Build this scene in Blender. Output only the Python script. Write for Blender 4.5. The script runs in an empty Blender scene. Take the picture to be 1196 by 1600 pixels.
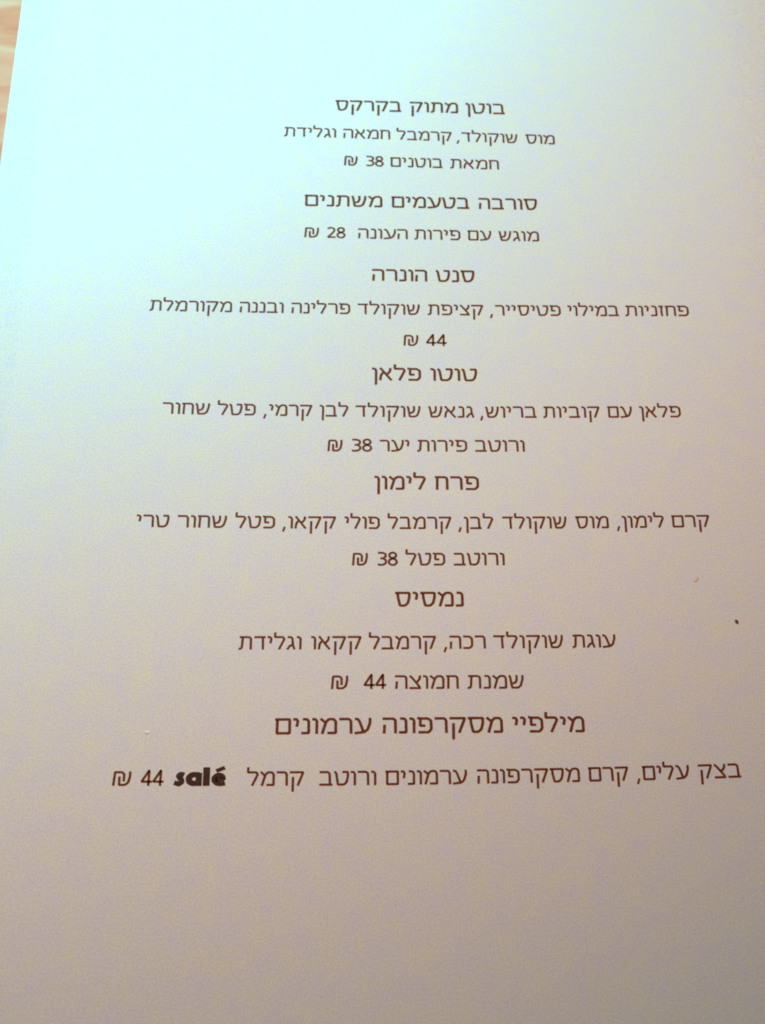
import bpy, bmesh, math, random
from mathutils import Matrix, Vector, noise

random.seed(7)
sc = bpy.context.scene
COL = sc.collection
U = 0.1923e-3            # one page unit in metres (an A4 sheet is 1092 x 1544 units)

# ------------------------------------------------------------------ camera
cam = bpy.data.cameras.new('camera')
cam.sensor_fit = 'VERTICAL'
cam.sensor_height = 24.0
cam.lens = 21.0
cam.clip_start = 0.005
cam.clip_end = 20.0
cam.dof.use_dof = True
cam.dof.focus_distance = 0.195
cam.dof.aperture_fstop = 13.0
cam_ob = bpy.data.objects.new('camera', cam)
COL.objects.link(cam_ob)
R = Matrix(((0.99904, -0.00323, -0.04364), (-0.00962, 0.95666, -0.29106), (0.04268, 0.2912, 0.95571)))
cam_ob.matrix_world = Matrix.Translation((0, 0, 1000 * U)) @ R.to_4x4()
sc.camera = cam_ob

# ------------------------------------------------------------------ light
world = bpy.data.worlds.new('World')
sc.world = world
world.use_nodes = True
bg = world.node_tree.nodes['Background']
bg.inputs['Color'].default_value = (1.0, 0.908, 0.822, 1)
bg.inputs['Strength'].default_value = 0.136


def area(name, loc, target, size, power, color):
    l = bpy.data.lights.new(name, 'AREA')
    l.shape = 'DISK'
    l.size = size
    l.energy = power
    l.color = color
    o = bpy.data.objects.new(name, l)
    COL.objects.link(o)
    o.location = loc
    d = Vector(target) - Vector(loc)
    o.rotation_euler = d.to_track_quat('-Z', 'Y').to_euler()
    return o


# one white light split into two added lamps, a red spot and cyan disc
l = bpy.data.lights.new('split_red_light', 'SPOT')  # added red share of the light, its cone fitted to the page's falloff
l.energy = 12.1
l.color = (1.0, 0.282, 0.089)
l.spot_size = 2 * math.acos(0.83)
l.spot_blend = 0.83
l.shadow_soft_size = 0.03
o = bpy.data.objects.new('split_red_light', l)
COL.objects.link(o)
o.location = (-353 * U, 1103 * U, 3118 * U)
area('split_cyan_light', (-596 * U, 1444 * U, 1174 * U), (-596 * U, 1444 * U, 0), 0.08, 1.70, (0.004, 0.822, 1.0))  # added cyan share of the light, tinting the page's far left corner

sc.view_settings.view_transform = 'Standard'
sc.view_settings.look = 'None'
sc.view_settings.exposure = 0.0
sc.view_settings.gamma = 1.0
sc.view_settings.use_curve_mapping = False
sc.render.engine = 'CYCLES'
sc.cycles.filter_width = 1.9


# ------------------------------------------------------------------ materials
def mat(name):
    m = bpy.data.materials.new(name)
    m.use_nodes = True
    return m, m.node_tree, m.node_tree.nodes['Principled BSDF']


def node(nt, kind, **kw):
    n = nt.nodes.new(kind)
    for k, v in kw.items():
        if k in n.inputs:
            n.inputs[k].default_value = v
        else:
            setattr(n, k, v)
    return n


def coords(nt):
    return node(nt, 'ShaderNodeTexCoord').outputs['Object']


def paper_material():
    m, nt, b = mat('paper')
    L = nt.links.new
    co = coords(nt)
    # soft mottling of the stock, cream against lilac
    n1 = node(nt, 'ShaderNodeTexNoise', Scale=200.0, Detail=6.0, Roughness=0.74)
    n2 = node(nt, 'ShaderNodeTexNoise', Scale=2600.0, Detail=3.0, Roughness=0.7)
    n3 = node(nt, 'ShaderNodeTexNoise', Scale=4200.0, Detail=2.0, Roughness=0.8)
    for n in (n1, n2, n3):
        L(co, n.inputs['Vector'])
    r1 = node(nt, 'ShaderNodeValToRGB')
    r1.color_ramp.elements[0].position = 0.34
    r1.color_ramp.elements[0].color = (0.750, 0.684, 0.718, 1)
    r1.color_ramp.elements[1].position = 0.66
    r1.color_ramp.elements[1].color = (0.793, 0.731, 0.598, 1)
    L(n1.outputs['Fac'], r1.inputs['Fac'])
    r2 = node(nt, 'ShaderNodeValToRGB')
    r2.color_ramp.elements[0].position = 0.30
    r2.color_ramp.elements[0].color = (0.775, 0.775, 0.785, 1)
    r2.color_ramp.elements[1].position = 0.64
    r2.color_ramp.elements[1].color = (1.0, 1.0, 1.0, 1)
    L(n2.outputs['Fac'], r2.inputs['Fac'])
    mx = node(nt, 'ShaderNodeMix', data_type='RGBA', blend_type='MULTIPLY')
    mx.inputs[0].default_value = 1.0
    L(r1.outputs['Color'], mx.inputs[6])
    L(r2.outputs['Color'], mx.inputs[7])
    L(mx.outputs[2], b.inputs['Base Color'])
    bp = node(nt, 'ShaderNodeBump', Strength=0.2, Distance=0.00002)
    L(n3.outputs['Fac'], bp.inputs['Height'])
    L(bp.outputs['Normal'], b.inputs['Normal'])
    b.inputs['Roughness'].default_value = 0.62
    b.inputs['Specular IOR Level'].default_value = 0.12
    return m


def ink_material(name, c0, c1):
    m, nt, b = mat(name)
    L = nt.links.new
    n = node(nt, 'ShaderNodeTexNoise', Scale=1500.0, Detail=3.0, Roughness=0.7)
    L(coords(nt), n.inputs['Vector'])
    r = node(nt, 'ShaderNodeValToRGB')
    r.color_ramp.elements[0].position = 0.35
    r.color_ramp.elements[0].color = (*c0, 1)
    r.color_ramp.elements[1].position = 0.68
    r.color_ramp.elements[1].color = (*c1, 1)
    L(n.outputs['Fac'], r.inputs['Fac'])
    L(r.outputs['Color'], b.inputs['Base Color'])
    b.inputs['Roughness'].default_value = 0.6
    b.inputs['Specular IOR Level'].default_value = 0.2
    return m


def wood_material():
    m, nt, b = mat('wood')
    L = nt.links.new
    co = coords(nt)
    mp = node(nt, 'ShaderNodeMapping')
    mp.inputs['Scale'].default_value = (7.0, 26.0, 8.0)
    mp.inputs['Rotation'].default_value = (0, 0, math.radians(-16))
    L(co, mp.inputs['Vector'])
    n = node(nt, 'ShaderNodeTexNoise', Scale=5.0, Detail=3.0, Roughness=0.5, Distortion=1.0)
    L(mp.outputs['Vector'], n.inputs['Vector'])
    r = node(nt, 'ShaderNodeValToRGB')
    e = r.color_ramp.elements
    e[0].position = 0.30
    e[0].color = (0.66, 0.15, 0.075, 1)
    e[1].position = 0.66
    e[1].color = (0.72, 0.29, 0.175, 1)
    x = e.new(0.48)
    x.color = (0.70, 0.225, 0.125, 1)
    L(n.outputs['Fac'], r.inputs['Fac'])
    L(r.outputs['Color'], b.inputs['Base Color'])
    bp = node(nt, 'ShaderNodeBump', Strength=0.25, Distance=0.0003)
    L(n.outputs['Fac'], bp.inputs['Height'])
    L(bp.outputs['Normal'], b.inputs['Normal'])
    b.inputs['Roughness'].default_value = 0.6
    b.inputs['Specular IOR Level'].default_value = 0.15
    return m


def plain_material(name, c, rough=0.6):
    m, nt, b = mat(name)
    L = nt.links.new
    n = node(nt, 'ShaderNodeTexNoise', Scale=4000.0, Detail=2.0)
    L(coords(nt), n.inputs['Vector'])
    r = node(nt, 'ShaderNodeValToRGB')
    r.color_ramp.elements[0].color = (*[v * 0.6 for v in c], 1)
    r.color_ramp.elements[1].color = (*[min(1, v * 1.25) for v in c], 1)
    L(n.outputs['Fac'], r.inputs['Fac'])
    L(r.outputs['Color'], b.inputs['Base Color'])
    b.inputs['Roughness'].default_value = rough
    return m


PAPER = paper_material()
INK = ink_material('brown_ink', (0.085, 0.017, 0.002), (0.19, 0.047, 0.007))
DARK_INK = ink_material('dark_ink', (0.035, 0.012, 0.009), (0.065, 0.024, 0.016))
WOOD = wood_material()


def link(name, me, m, parent=None):
    o = bpy.data.objects.new(name, me)
    COL.objects.link(o)
    me.materials.append(m)
    if parent:
        o.parent = parent
    return o


# ------------------------------------------------------------------ table
TABLE_Z = -19.7 * U
bm = bmesh.new()
bmesh.ops.create_cube(bm, size=1.0)
for v in bm.verts:
    v.co = Vector((v.co.x * 0.9, v.co.y * 0.8 + 0.06, TABLE_Z - 0.015 + v.co.z * 0.03))
bmesh.ops.bevel(bm, geom=bm.edges[:], offset=0.003, segments=2, affect='EDGES')
me = bpy.data.meshes.new('table')
bm.to_mesh(me)
bm.free()
table = link('table', me, WOOD)
table['kind'] = 'structure'

# ------------------------------------------------------------------ menu page
menu = bpy.data.objects.new('menu_page', None)
menu.empty_display_size = 0.02
COL.objects.link(menu)
menu['label'] = 'cream paper dessert menu printed with brown Hebrew lettering, lying on a wooden table'
menu['category'] = 'menu'

X_LEFT, X_RIGHT, Y_BOT, Y_TOP = -453.5, 645.0, -400.0, 1144.0


def sheet_z(x, y):
    """Height of the paper in units: flat under the print, creased down along the left edge, rolling off at the right."""
    z = 0.0
    if x < -395:
        t = (-395 - x) / 60.0
        z -= 18.0 * (t * 0.85 + 0.15 * t * t)
    if x > 520:
        t = (x - 520) / 125.0
        z -= 8.0 * t * t
    return z


def make_sheet():
    xs = [X_LEFT, -448, -440, -430, -415, -402, -397, -393, -385]
    x = -360.0
    while x < 520:
        xs.append(x)
        x += 20
    xs += [520, 535, 550, 565, 580, 595, 610, 625, 637, X_RIGHT]
    ys = [Y_BOT + (Y_TOP - Y_BOT) * i / 60 for i in range(61)]
    bm = bmesh.new()
    top = [[bm.verts.new((x * U, y * U, sheet_z(x, y) * U)) for x in xs] for y in ys]
    bot = [[bm.verts.new((x * U, y * U, (sheet_z(x, y) - 1.6) * U)) for x in xs] for y in ys]
    nx, ny = len(xs), len(ys)
    for j in range(ny - 1):
        for i in range(nx - 1):
            bm.faces.new((top[j][i], top[j][i + 1], top[j + 1][i + 1], top[j + 1][i]))
            bm.faces.new((bot[j][i], bot[j + 1][i], bot[j + 1][i + 1], bot[j][i + 1]))
    for j in range(ny - 1):
        bm.faces.new((top[j][0], top[j + 1][0], bot[j + 1][0], bot[j][0]))
        bm.faces.new((top[j][-1], bot[j][-1], bot[j + 1][-1], top[j + 1][-1]))
    for i in range(nx - 1):
        bm.faces.new((top[0][i], bot[0][i], bot[0][i + 1], top[0][i + 1]))
        bm.faces.new((top[-1][i], top[-1][i + 1], bot[-1][i + 1], bot[-1][i]))
    for f in bm.faces:
        f.smooth = abs(f.normal.z) > 0.5 or True
    me = bpy.data.meshes.new('sheet')
    bm.to_mesh(me)
    bm.free()
    return me


sheet_me = make_sheet()
sheet_me.set_sharp_from_angle(angle=math.radians(50))
link('sheet', sheet_me, PAPER, menu)

# ------------------------------------------------------------------ lettering
# every letter is a set of pen strokes (centre lines) in a box whose height is 100
GLYPHS = {
    'א': (92, [[(8, 100), (20, 86), (76, 14), (88, 0)], [(80, 100), (78, 74), (54, 45)], [(32, 66), (14, 42), (8, 0)]]),
    'ב': (93, [[(2, 94), (60, 94), (72, 84), (75, 6)], [(0, 6), (93, 6)]]),
    'ג': (58, [[(5, 94), (32, 94), (41, 82), (44, 40), (57, 0)], [(48, 30), (26, 32), (3, 0)]]),
    'ד': (84, [[(0, 94), (84, 94)], [(64, 91), (66, 0)]]),
    'ה': (87, [[(0, 94), (68, 94), (80, 84), (80, 0)], [(13, 56), (9, 0)]]),
    'ו': (35, [[(0, 94), (18, 94), (29, 82), (28, 0)]]),
    'ז': (40, [[(0, 94), (40, 94)], [(25, 91), (22, 46), (25, 0)]]),
    'ח': (87, [[(0, 94), (68, 94), (80, 84), (80, 0)], [(16, 91), (13, 0)]]),
    'ט': (100, [[(0, 98), (12, 86), (24, 6), (66, 6), (84, 22), (94, 64), (93, 94), (54, 94)]]),
    'י': (36, [[(0, 94), (20, 94), (29, 82), (22, 46)]]),
    'כ': (74, [[(2, 94), (48, 94), (67, 78), (67, 24), (50, 6), (0, 6)]]),
    'ל': (80, [[(7, 130), (5, 94), (64, 94), (75, 80), (36, 0)]]),
    'ם': (96, [[(0, 94), (89, 94), (89, 6), (12, 6), (14, 91)]]),
    'מ': (102, [[(2, 98), (32, 72)], [(12, 0), (36, 78), (54, 94), (82, 94), (95, 80), (95, 6), (44, 6)]]),
    'ן': (35, [[(0, 94), (18, 94), (29, 82), (27, -36)]]),
    'נ': (52, [[(8, 94), (34, 94), (45, 82), (45, 6), (0, 6)]]),
    'ס': (102, [[(0, 94), (94, 94), (94, 64), (84, 24), (64, 6), (32, 6), (20, 60), (18, 91)]]),
    'ע': (100, [[(2, 94), (18, 94), (30, 80), (54, 12)], [(95, 100), (95, 68), (80, 26), (60, 10), (0, 3)]]),
    'פ': (94, [[(0, 98), (20, 94), (66, 94), (86, 80), (87, 26), (70, 6), (6, 6)], [(20, 91), (18, 48), (50, 48)]]),
    'צ': (84, [[(4, 98), (18, 86), (74, 14)], [(77, 100), (74, 74), (50, 46)], [(0, 6), (82, 6)]]),
    'ק': (100, [[(0, 94), (96, 94), (58, 0)], [(24, 62), (22, -42)]]),
    'ר': (80, [[(0, 94), (60, 94), (72, 82), (73, 0)]]),
    'ש': (106, [[(2, 98), (10, 88), (22, 6), (64, 6), (84, 22), (98, 70), (99, 100)], [(56, 100), (57, 68), (48, 44), (20, 36)]]),
    'ת': (100, [[(6, 94), (76, 94), (90, 84), (90, 0)], [(30, 91), (24, 14), (14, 5), (0, 5)]]),
    '₪': (104, [[(5, 0), (11, 94), (50, 94), (64, 82), (64, 30)], [(38, 64), (38, 6), (72, 6), (90, 24), (98, 64), (98, 100)]]),
    '2': (70, [[(6, 90), (20, 102), (44, 102), (58, 90), (58, 72), (46, 52), (8, 7), (68, 7)]]),
    '3': (68, [[(4, 102), (38, 102), (58, 92), (58, 70), (42, 58), (20, 56)], [(40, 56), (60, 42), (60, 22), (46, 8), (26, 4), (2, 8)]]),
    '4': (76, [[(52, 0), (54, 106), (50, 102), (5, 29), (76, 29)]]),
    '8': (72, [[(36, 57), (13, 70), (13, 90), (26, 103), (46, 103), (59, 90), (59, 70), (36, 57), (10, 42), (8, 20), (24, 4), (48, 4), (64, 20), (62, 42), (36, 57)]]),
    ',': (18, [[(16, 14), (4, -26)]]),
}
BOLD = {   # the heavy latin word: strokes with a weight of their own
    's': (64, [([(60, 76), (42, 82), (28, 70), (34, 55), (46, 43), (46, 24), (32, 14), (4, 22)], 33), ([(40, 96), (38, 60)], 22), ([(32, 30), (28, -3)], 24)]),
    'a': (96, [([(80, 77), (60, 79), (38, 78), (22, 62), (20, 42), (26, 26), (44, 17), (68, 20)], 38), ([(77, 92), (77, 0)], 36)]),
    'l': (42, [([(21, 130), (21, 0)], 40)]),
    'é': (92, [([(84, 18), (60, 13), (36, 16), (20, 34), (19, 56), (34, 74), (54, 78), (70, 66), (72, 48), (28, 44)], 31), ([(30, 104), (80, 128)], 26)]),
}
GAP = 14.0


def stroke_faces(bm, pts, wx, wy, fx, z):
    """A flat band along pts; wx / wy = thickness of upright / level strokes; fx places glyph units on the page."""
    k = wx / wy
    P = [Vector((p[0], p[1] * k)) for p in pts]
    n = len(P)
    h = wx / 2
    Lft, Rgt = [], []
    for i in range(n):
        if i == 0:
            d = (P[1] - P[0]).normalized()
            off = Vector((-d.y, d.x)) * h
        elif i == n - 1:
            d = (P[-1] - P[-2]).normalized()
            off = Vector((-d.y, d.x)) * h
        else:
            a = (P[i] - P[i - 1]).normalized()
            b = (P[i + 1] - P[i]).normalized()
            na, nb = Vector((-a.y, a.x)), Vector((-b.y, b.x))
            m = na + nb
            if m.length < 0.3:
                m = na
            m.normalize()
            off = m * (h / max(0.45, m.dot(na)))
        Lft.append(P[i] + off)
        Rgt.append(P[i] - off)
    vl = [bm.verts.new(fx(v.x, v.y / k, z)) for v in Lft]
    vr = [bm.verts.new(fx(v.x, v.y / k, z)) for v in Rgt]
    for i in range(n - 1):
        bm.faces.new((vr[i], vr[i + 1], vl[i + 1], vl[i]))


def smooth_path(pts):
    """Round the chamfered corners of a stroke a little."""
    if len(pts) < 3:
        return pts
    out = [pts[0]]
    for a, b, c in zip(pts, pts[1:], pts[2:]):
        la = math.dist(a, b)
        lc = math.dist(b, c)
        t = min(4.0, la * 0.3, lc * 0.3)
        out.append((b[0] + (a[0] - b[0]) * t / la, b[1] + (a[1] - b[1]) * t / la))
        out.append((b[0] + (c[0] - b[0]) * t / lc, b[1] + (c[1] - b[1]) * t / lc))
    out.append(pts[-1])
    return out


def add_word(bm, text, x0, x1, base, height, wx, wy, table=GLYPHS, hebrew=True):
    """Set a word between x0 and x1 (page units) on the base line given by base(x)."""
    order = text[::-1] if hebrew else text
    nat = sum(table[c][0] for c in order) + GAP * (len(order) - 1) * (1 if hebrew else 0.25)
    sx = (x1 - x0) / nat
    sy = height / 100.0
    cx = 0.0
    for c in order:
        w, strokes = table[c]
        ox = cx
        jy = random.uniform(-0.06, 0.06)

        def fx(gx, gy, z, ox=ox, jy=jy):
            X = x0 + (ox + gx) * sx
            return (X * U, (base(X) + 0.25 + jy + gy * sy) * U, z)
        for i, s in enumerate(strokes):
            z = (0.22 + 0.03 * i) * U
            if table is BOLD:
                pts, ww = s
                stroke_faces(bm, smooth_path(pts), ww, ww, fx, z)
            else:
                stroke_faces(bm, smooth_path(s), wx * sy / sx, wy, fx, z)
        cx += w + GAP * (1 if hebrew else 0.25)


def mesh_of(bm, name):
    me = bpy.data.meshes.new(name)
    bm.normal_update()
    for f in bm.faces:
        if f.normal.z < 0:
            f.normal_flip()
    bm.to_mesh(me)
    bm.free()
    return me


H_HEAD, H_BODY = 16.6, 14.6
# (h = dish heading, d = description; base line a + b*(X/100) + c*(X/100)^2; words with their extent on the page)
LINES = [
    ('h', (870.443, 0.0, 0.0), [('בוטן', 164.1, 217.8), ('מתוק', 88.1, 153.6), ('בקרקס', -12.5, 76.4)]),
    ('d', (826.063, -1.059, 0.0), [('מוס', 243.7, 283.1), ('שוקולד', 156.9, 232.5), ('קרמבל', 70.1, 143.4), ('חמאה', -1.9, 60.8), ('וגלידת', -80.7, -11.6)]),
    ('d', (782.806, -0.864, 0.0), [('חמאת', 140.3, 205.3), ('בוטנים', 60.6, 130.1), ('38', 28.4, 52.0), ('₪', -0.2, 17.0)]),
    ('h', (719.376, 0.0, 0.0), [('סורבה', 175.9, 253.0), ('בטעמים', 61.4, 163.4), ('משתנים', -51.6, 49.3)]),
    ('d', (672.122, -0.357, 0.131), [('מוגש', 200.2, 252.5), ('עם', 159.7, 189.9), ('פירות', 90.5, 150.0), ('העונה', 17.7, 81.6), ('28', -22.4, 1.7), ('₪', -50.9, -32.8)]),
    ('h', (610.515, 0.0, 0.0), [('סנט', 117.2, 166.0), ('הונרה', 35.4, 105.3)]),
    ('d', (562.873, -0.088, 0.195), [('פחזניות', 356.4, 438.6), ('במילוי', 282.7, 348.2), ('פטיסייר', 190.2, 273.7), ('קציפת', 105.0, 175.0), ('שוקולד', 17.1, 94.9), ('פרלינה', -65.6, 7.6), ('ובננה', -129.8, -75.6), ('מקורמלת', -240.8, -139.5)]),
    ('d', (519.932, 0.0, 0.0), [('44', 101.9, 127.7), ('₪', 74.2, 92.1)]),
    ('h', (472.652, 0.0, 0.0), [('טוטו', 106.2, 163.6), ('פלאן', 34.5, 94.4)]),
    ('d', (424.279, -0.356, 0.246), [('פלאן', 361.8, 413.1), ('עם', 322.4, 352.1), ('קוביות', 242.7, 312.3), ('בריוש', 172.1, 234.5), ('גנאש', 102.8, 157.4), ('שוקולד', 14.2, 92.8), ('לבן', -29.0, 5.5), ('קרמי', -89.7, -38.3), ('פטל', -150.9, -105.7), ('שחור', -216.5, -160.4)]),
    ('d', (379.649, 0.426, 0.0), [('ורוטב', 157.5, 217.3), ('פירות', 87.9, 147.9), ('יער', 43.2, 78.7), ('38', 9.5, 34.2), ('₪', -18.8, -1.6)]),
    ('h', (332.07, 0.0, 0.0), [('פרח', 108.1, 160.2), ('לימון', 36.5, 97.0)]),
    ('d', (283.901, -0.186, 0.222), [('קרם', 387.3, 432.6), ('לימון', 327.9, 377.9), ('מוס', 272.4, 311.6), ('שוקולד', 185.9, 261.7), ('לבן', 140.7, 175.0), ('קרמבל', 51.9, 125.6), ('פולי', 1.4, 42.2), ('קקאו', -63.8, -8.9), ('פטל', -124.4, -79.1), ('שחור', -190.8, -134.5), ('טרי', -237.7, -200.6)]),
    ('d', (240.227, 0.171, 0.0), [('ורוטב', 127.3, 186.1), ('פטל', 72.0, 117.3), ('38', 39.2, 62.8), ('₪', 10.5, 28.0)]),
    ('h', (192.597, 0.0, 0.0), [('נמסיס', 58.9, 136.8)]),
    ('d', (144.329, -0.041, 0.14), [('עוגת', 258.4, 307.6), ('שוקולד', 168.9, 248.0), ('רכה', 119.3, 160.1), ('קרמבל', 29.3, 103.9), ('קקאו', -35.4, 20.3), ('וגלידת', -115.7, -46.3)]),
    ('d', (100.675, -0.137, 0.0), [('שמנת', 137.9, 200.8), ('חמוצה', 57.6, 128.0), ('44', 23.0, 47.9), ('₪', -12.7, 5.7)]),
    ('h', (52.936, 0.0, 0.0), [('מילפיי', 185.8, 265.2), ('מסקרפונה', 43.4, 175.0), ('ערמונים', -73.2, 30.6)]),
    ('d', (-0.554, -0.182, 0.263), [('בצק', 386.9, 434.0), ('עלים', 325.1, 376.3), ('קרם', 265.8, 309.4), ('מסקרפונה', 144.6, 256.2), ('ערמונים', 45.9, 133.3), ('ורוטב', -24.8, 35.9), ('קרמל', -101.4, -41.4), ('salé', -179.0, -123.0), ('44', -213.2, -189.2), ('₪', -242.7, -223.8)]),
]
COMMA_AFTER = {(1, 1), (6, 2), (9, 3), (9, 7), (12, 1), (12, 4), (12, 7), (15, 2), (18, 1)}

heading = description = price = None
pending = None      # description text and price gathered until the next heading


def close_dish():
    global pending
    if pending is None:
        return
    d = link('dish_description', mesh_of(pending['text'], 'dish_description'), INK, menu)
    link('price', mesh_of(pending['price'], 'price'), INK, d)
    if pending['bold'] is not None:
        b = link('bold_word', mesh_of(pending['bold'], 'bold_word'), DARK_INK, d)
        b['label'] = 'one heavy black-brown word in Latin letters'
    pending = None


for li, (kind, (a, b, c), words) in enumerate(LINES):
    def base(X, a=a, b=b, c=c):
        t = X / 100.0
        return a + b * t + c * t * t
    if kind == 'h':
        close_dish()
        bm = bmesh.new()
        for t, x0, x1 in words:
            add_word(bm, t, x0, x1, base, H_HEAD, 19.6, 16.6)
        link('dish_heading', mesh_of(bm, 'dish_heading'), INK, menu)
        pending = {'text': bmesh.new(), 'price': bmesh.new(), 'bold': None}
        continue
    for wi, (t, x0, x1) in enumerate(words):
        if t == '₪' or t.isdigit():
            add_word(pending['price'], t, x0, x1, base, H_BODY, 18.6, 15.8, hebrew=(t == '₪'))
        elif t[0] == 's':
            pending['bold'] = bmesh.new()
            add_word(pending['bold'], t, x0, x1, base, H_BODY, 30, 30, table=BOLD, hebrew=False)
        else:
            add_word(pending['text'], t, x0, x1, base, H_BODY, 18.6, 15.8)
            if (li, wi) in COMMA_AFTER:
                add_word(pending['text'], ',', x0 - 6.6, x0 - 3.4, base, H_BODY, 17, 15)
close_dish()


# ------------------------------------------------------------------ specks lying on the page
def speck(name, x, y, r, stretch, rot, m, label, category, seed):
    bm = bmesh.new()
    bmesh.ops.create_icosphere(bm, subdivisions=3, radius=1.0)
    for v in bm.verts:
        k = 1 + 0.35 * noise.noise(v.co * 1.7 + Vector((seed, 0, 0)))
        v.co = v.co * k
        v.co = Vector((v.co.x * stretch[0], v.co.y * stretch[1], v.co.z * stretch[2])) * r * U
    lo = min(v.co.z for v in bm.verts)
    for v in bm.verts:
        v.co.z -= lo
    for f in bm.faces:
        f.smooth = True
    me = bpy.data.meshes.new(name)
    bm.to_mesh(me)
    bm.free()
    o = link(name, me, m)
    o.location = (x * U, y * U, 0.0)
    o.rotation_euler.z = rot
    o['label'] = label
    o['category'] = category
    return o


speck('crumb', 450.0, 174.6, 2.1, (1.0, 1.1, 0.4), 0.4, plain_material('dark_crumb', (0.13, 0.04, 0.018)),
      'tiny dark brown round crumb on the paper near its right edge', 'crumb', 3.1)
speck('flake', -210.0, 56.2, 1.8, (1.5, 0.8, 0.16), 0.35, plain_material('pale_flake', (0.85, 0.88, 0.84), 0.25),
      'tiny white flake on the paper left of the lowest bold heading', 'flake', 8.3)


def fibre(x, y):
    pts = [(-3.2, -1.8, 0.4), (-1.2, -2.2, 0.6), (0.7, -0.9, 0.8), (1.7, 1.2, 0.6), (1.6, 3.0, 0.4)]
    cu = bpy.data.curves.new('fibre', 'CURVE')
    cu.dimensions = '3D'
    sp = cu.splines.new('POLY')
    sp.points.add(len(pts) - 1)
    for p, q in zip(sp.points, pts):
        p.co = (q[0] * U, q[1] * U, q[2] * U, 1)
    cu.bevel_depth = 0.27 * U
    cu.bevel_resolution = 2
    tmp = bpy.data.objects.new('fibre_curve', cu)
    COL.objects.link(tmp)
    dg = bpy.context.evaluated_depsgraph_get()
    me = bpy.data.meshes.new_from_object(tmp.evaluated_get(dg))
    bpy.data.objects.remove(tmp)
    me.materials.clear()
    o = link('fibre', me, plain_material('fibre', (0.52, 0.40, 0.18)))
    o.location = (x * U, y * U, 0.0)
    o['label'] = 'short curled tan fibre on the paper up and left of the dark crumb'
    o['category'] = 'fibre'


fibre(409.0, 224.0)
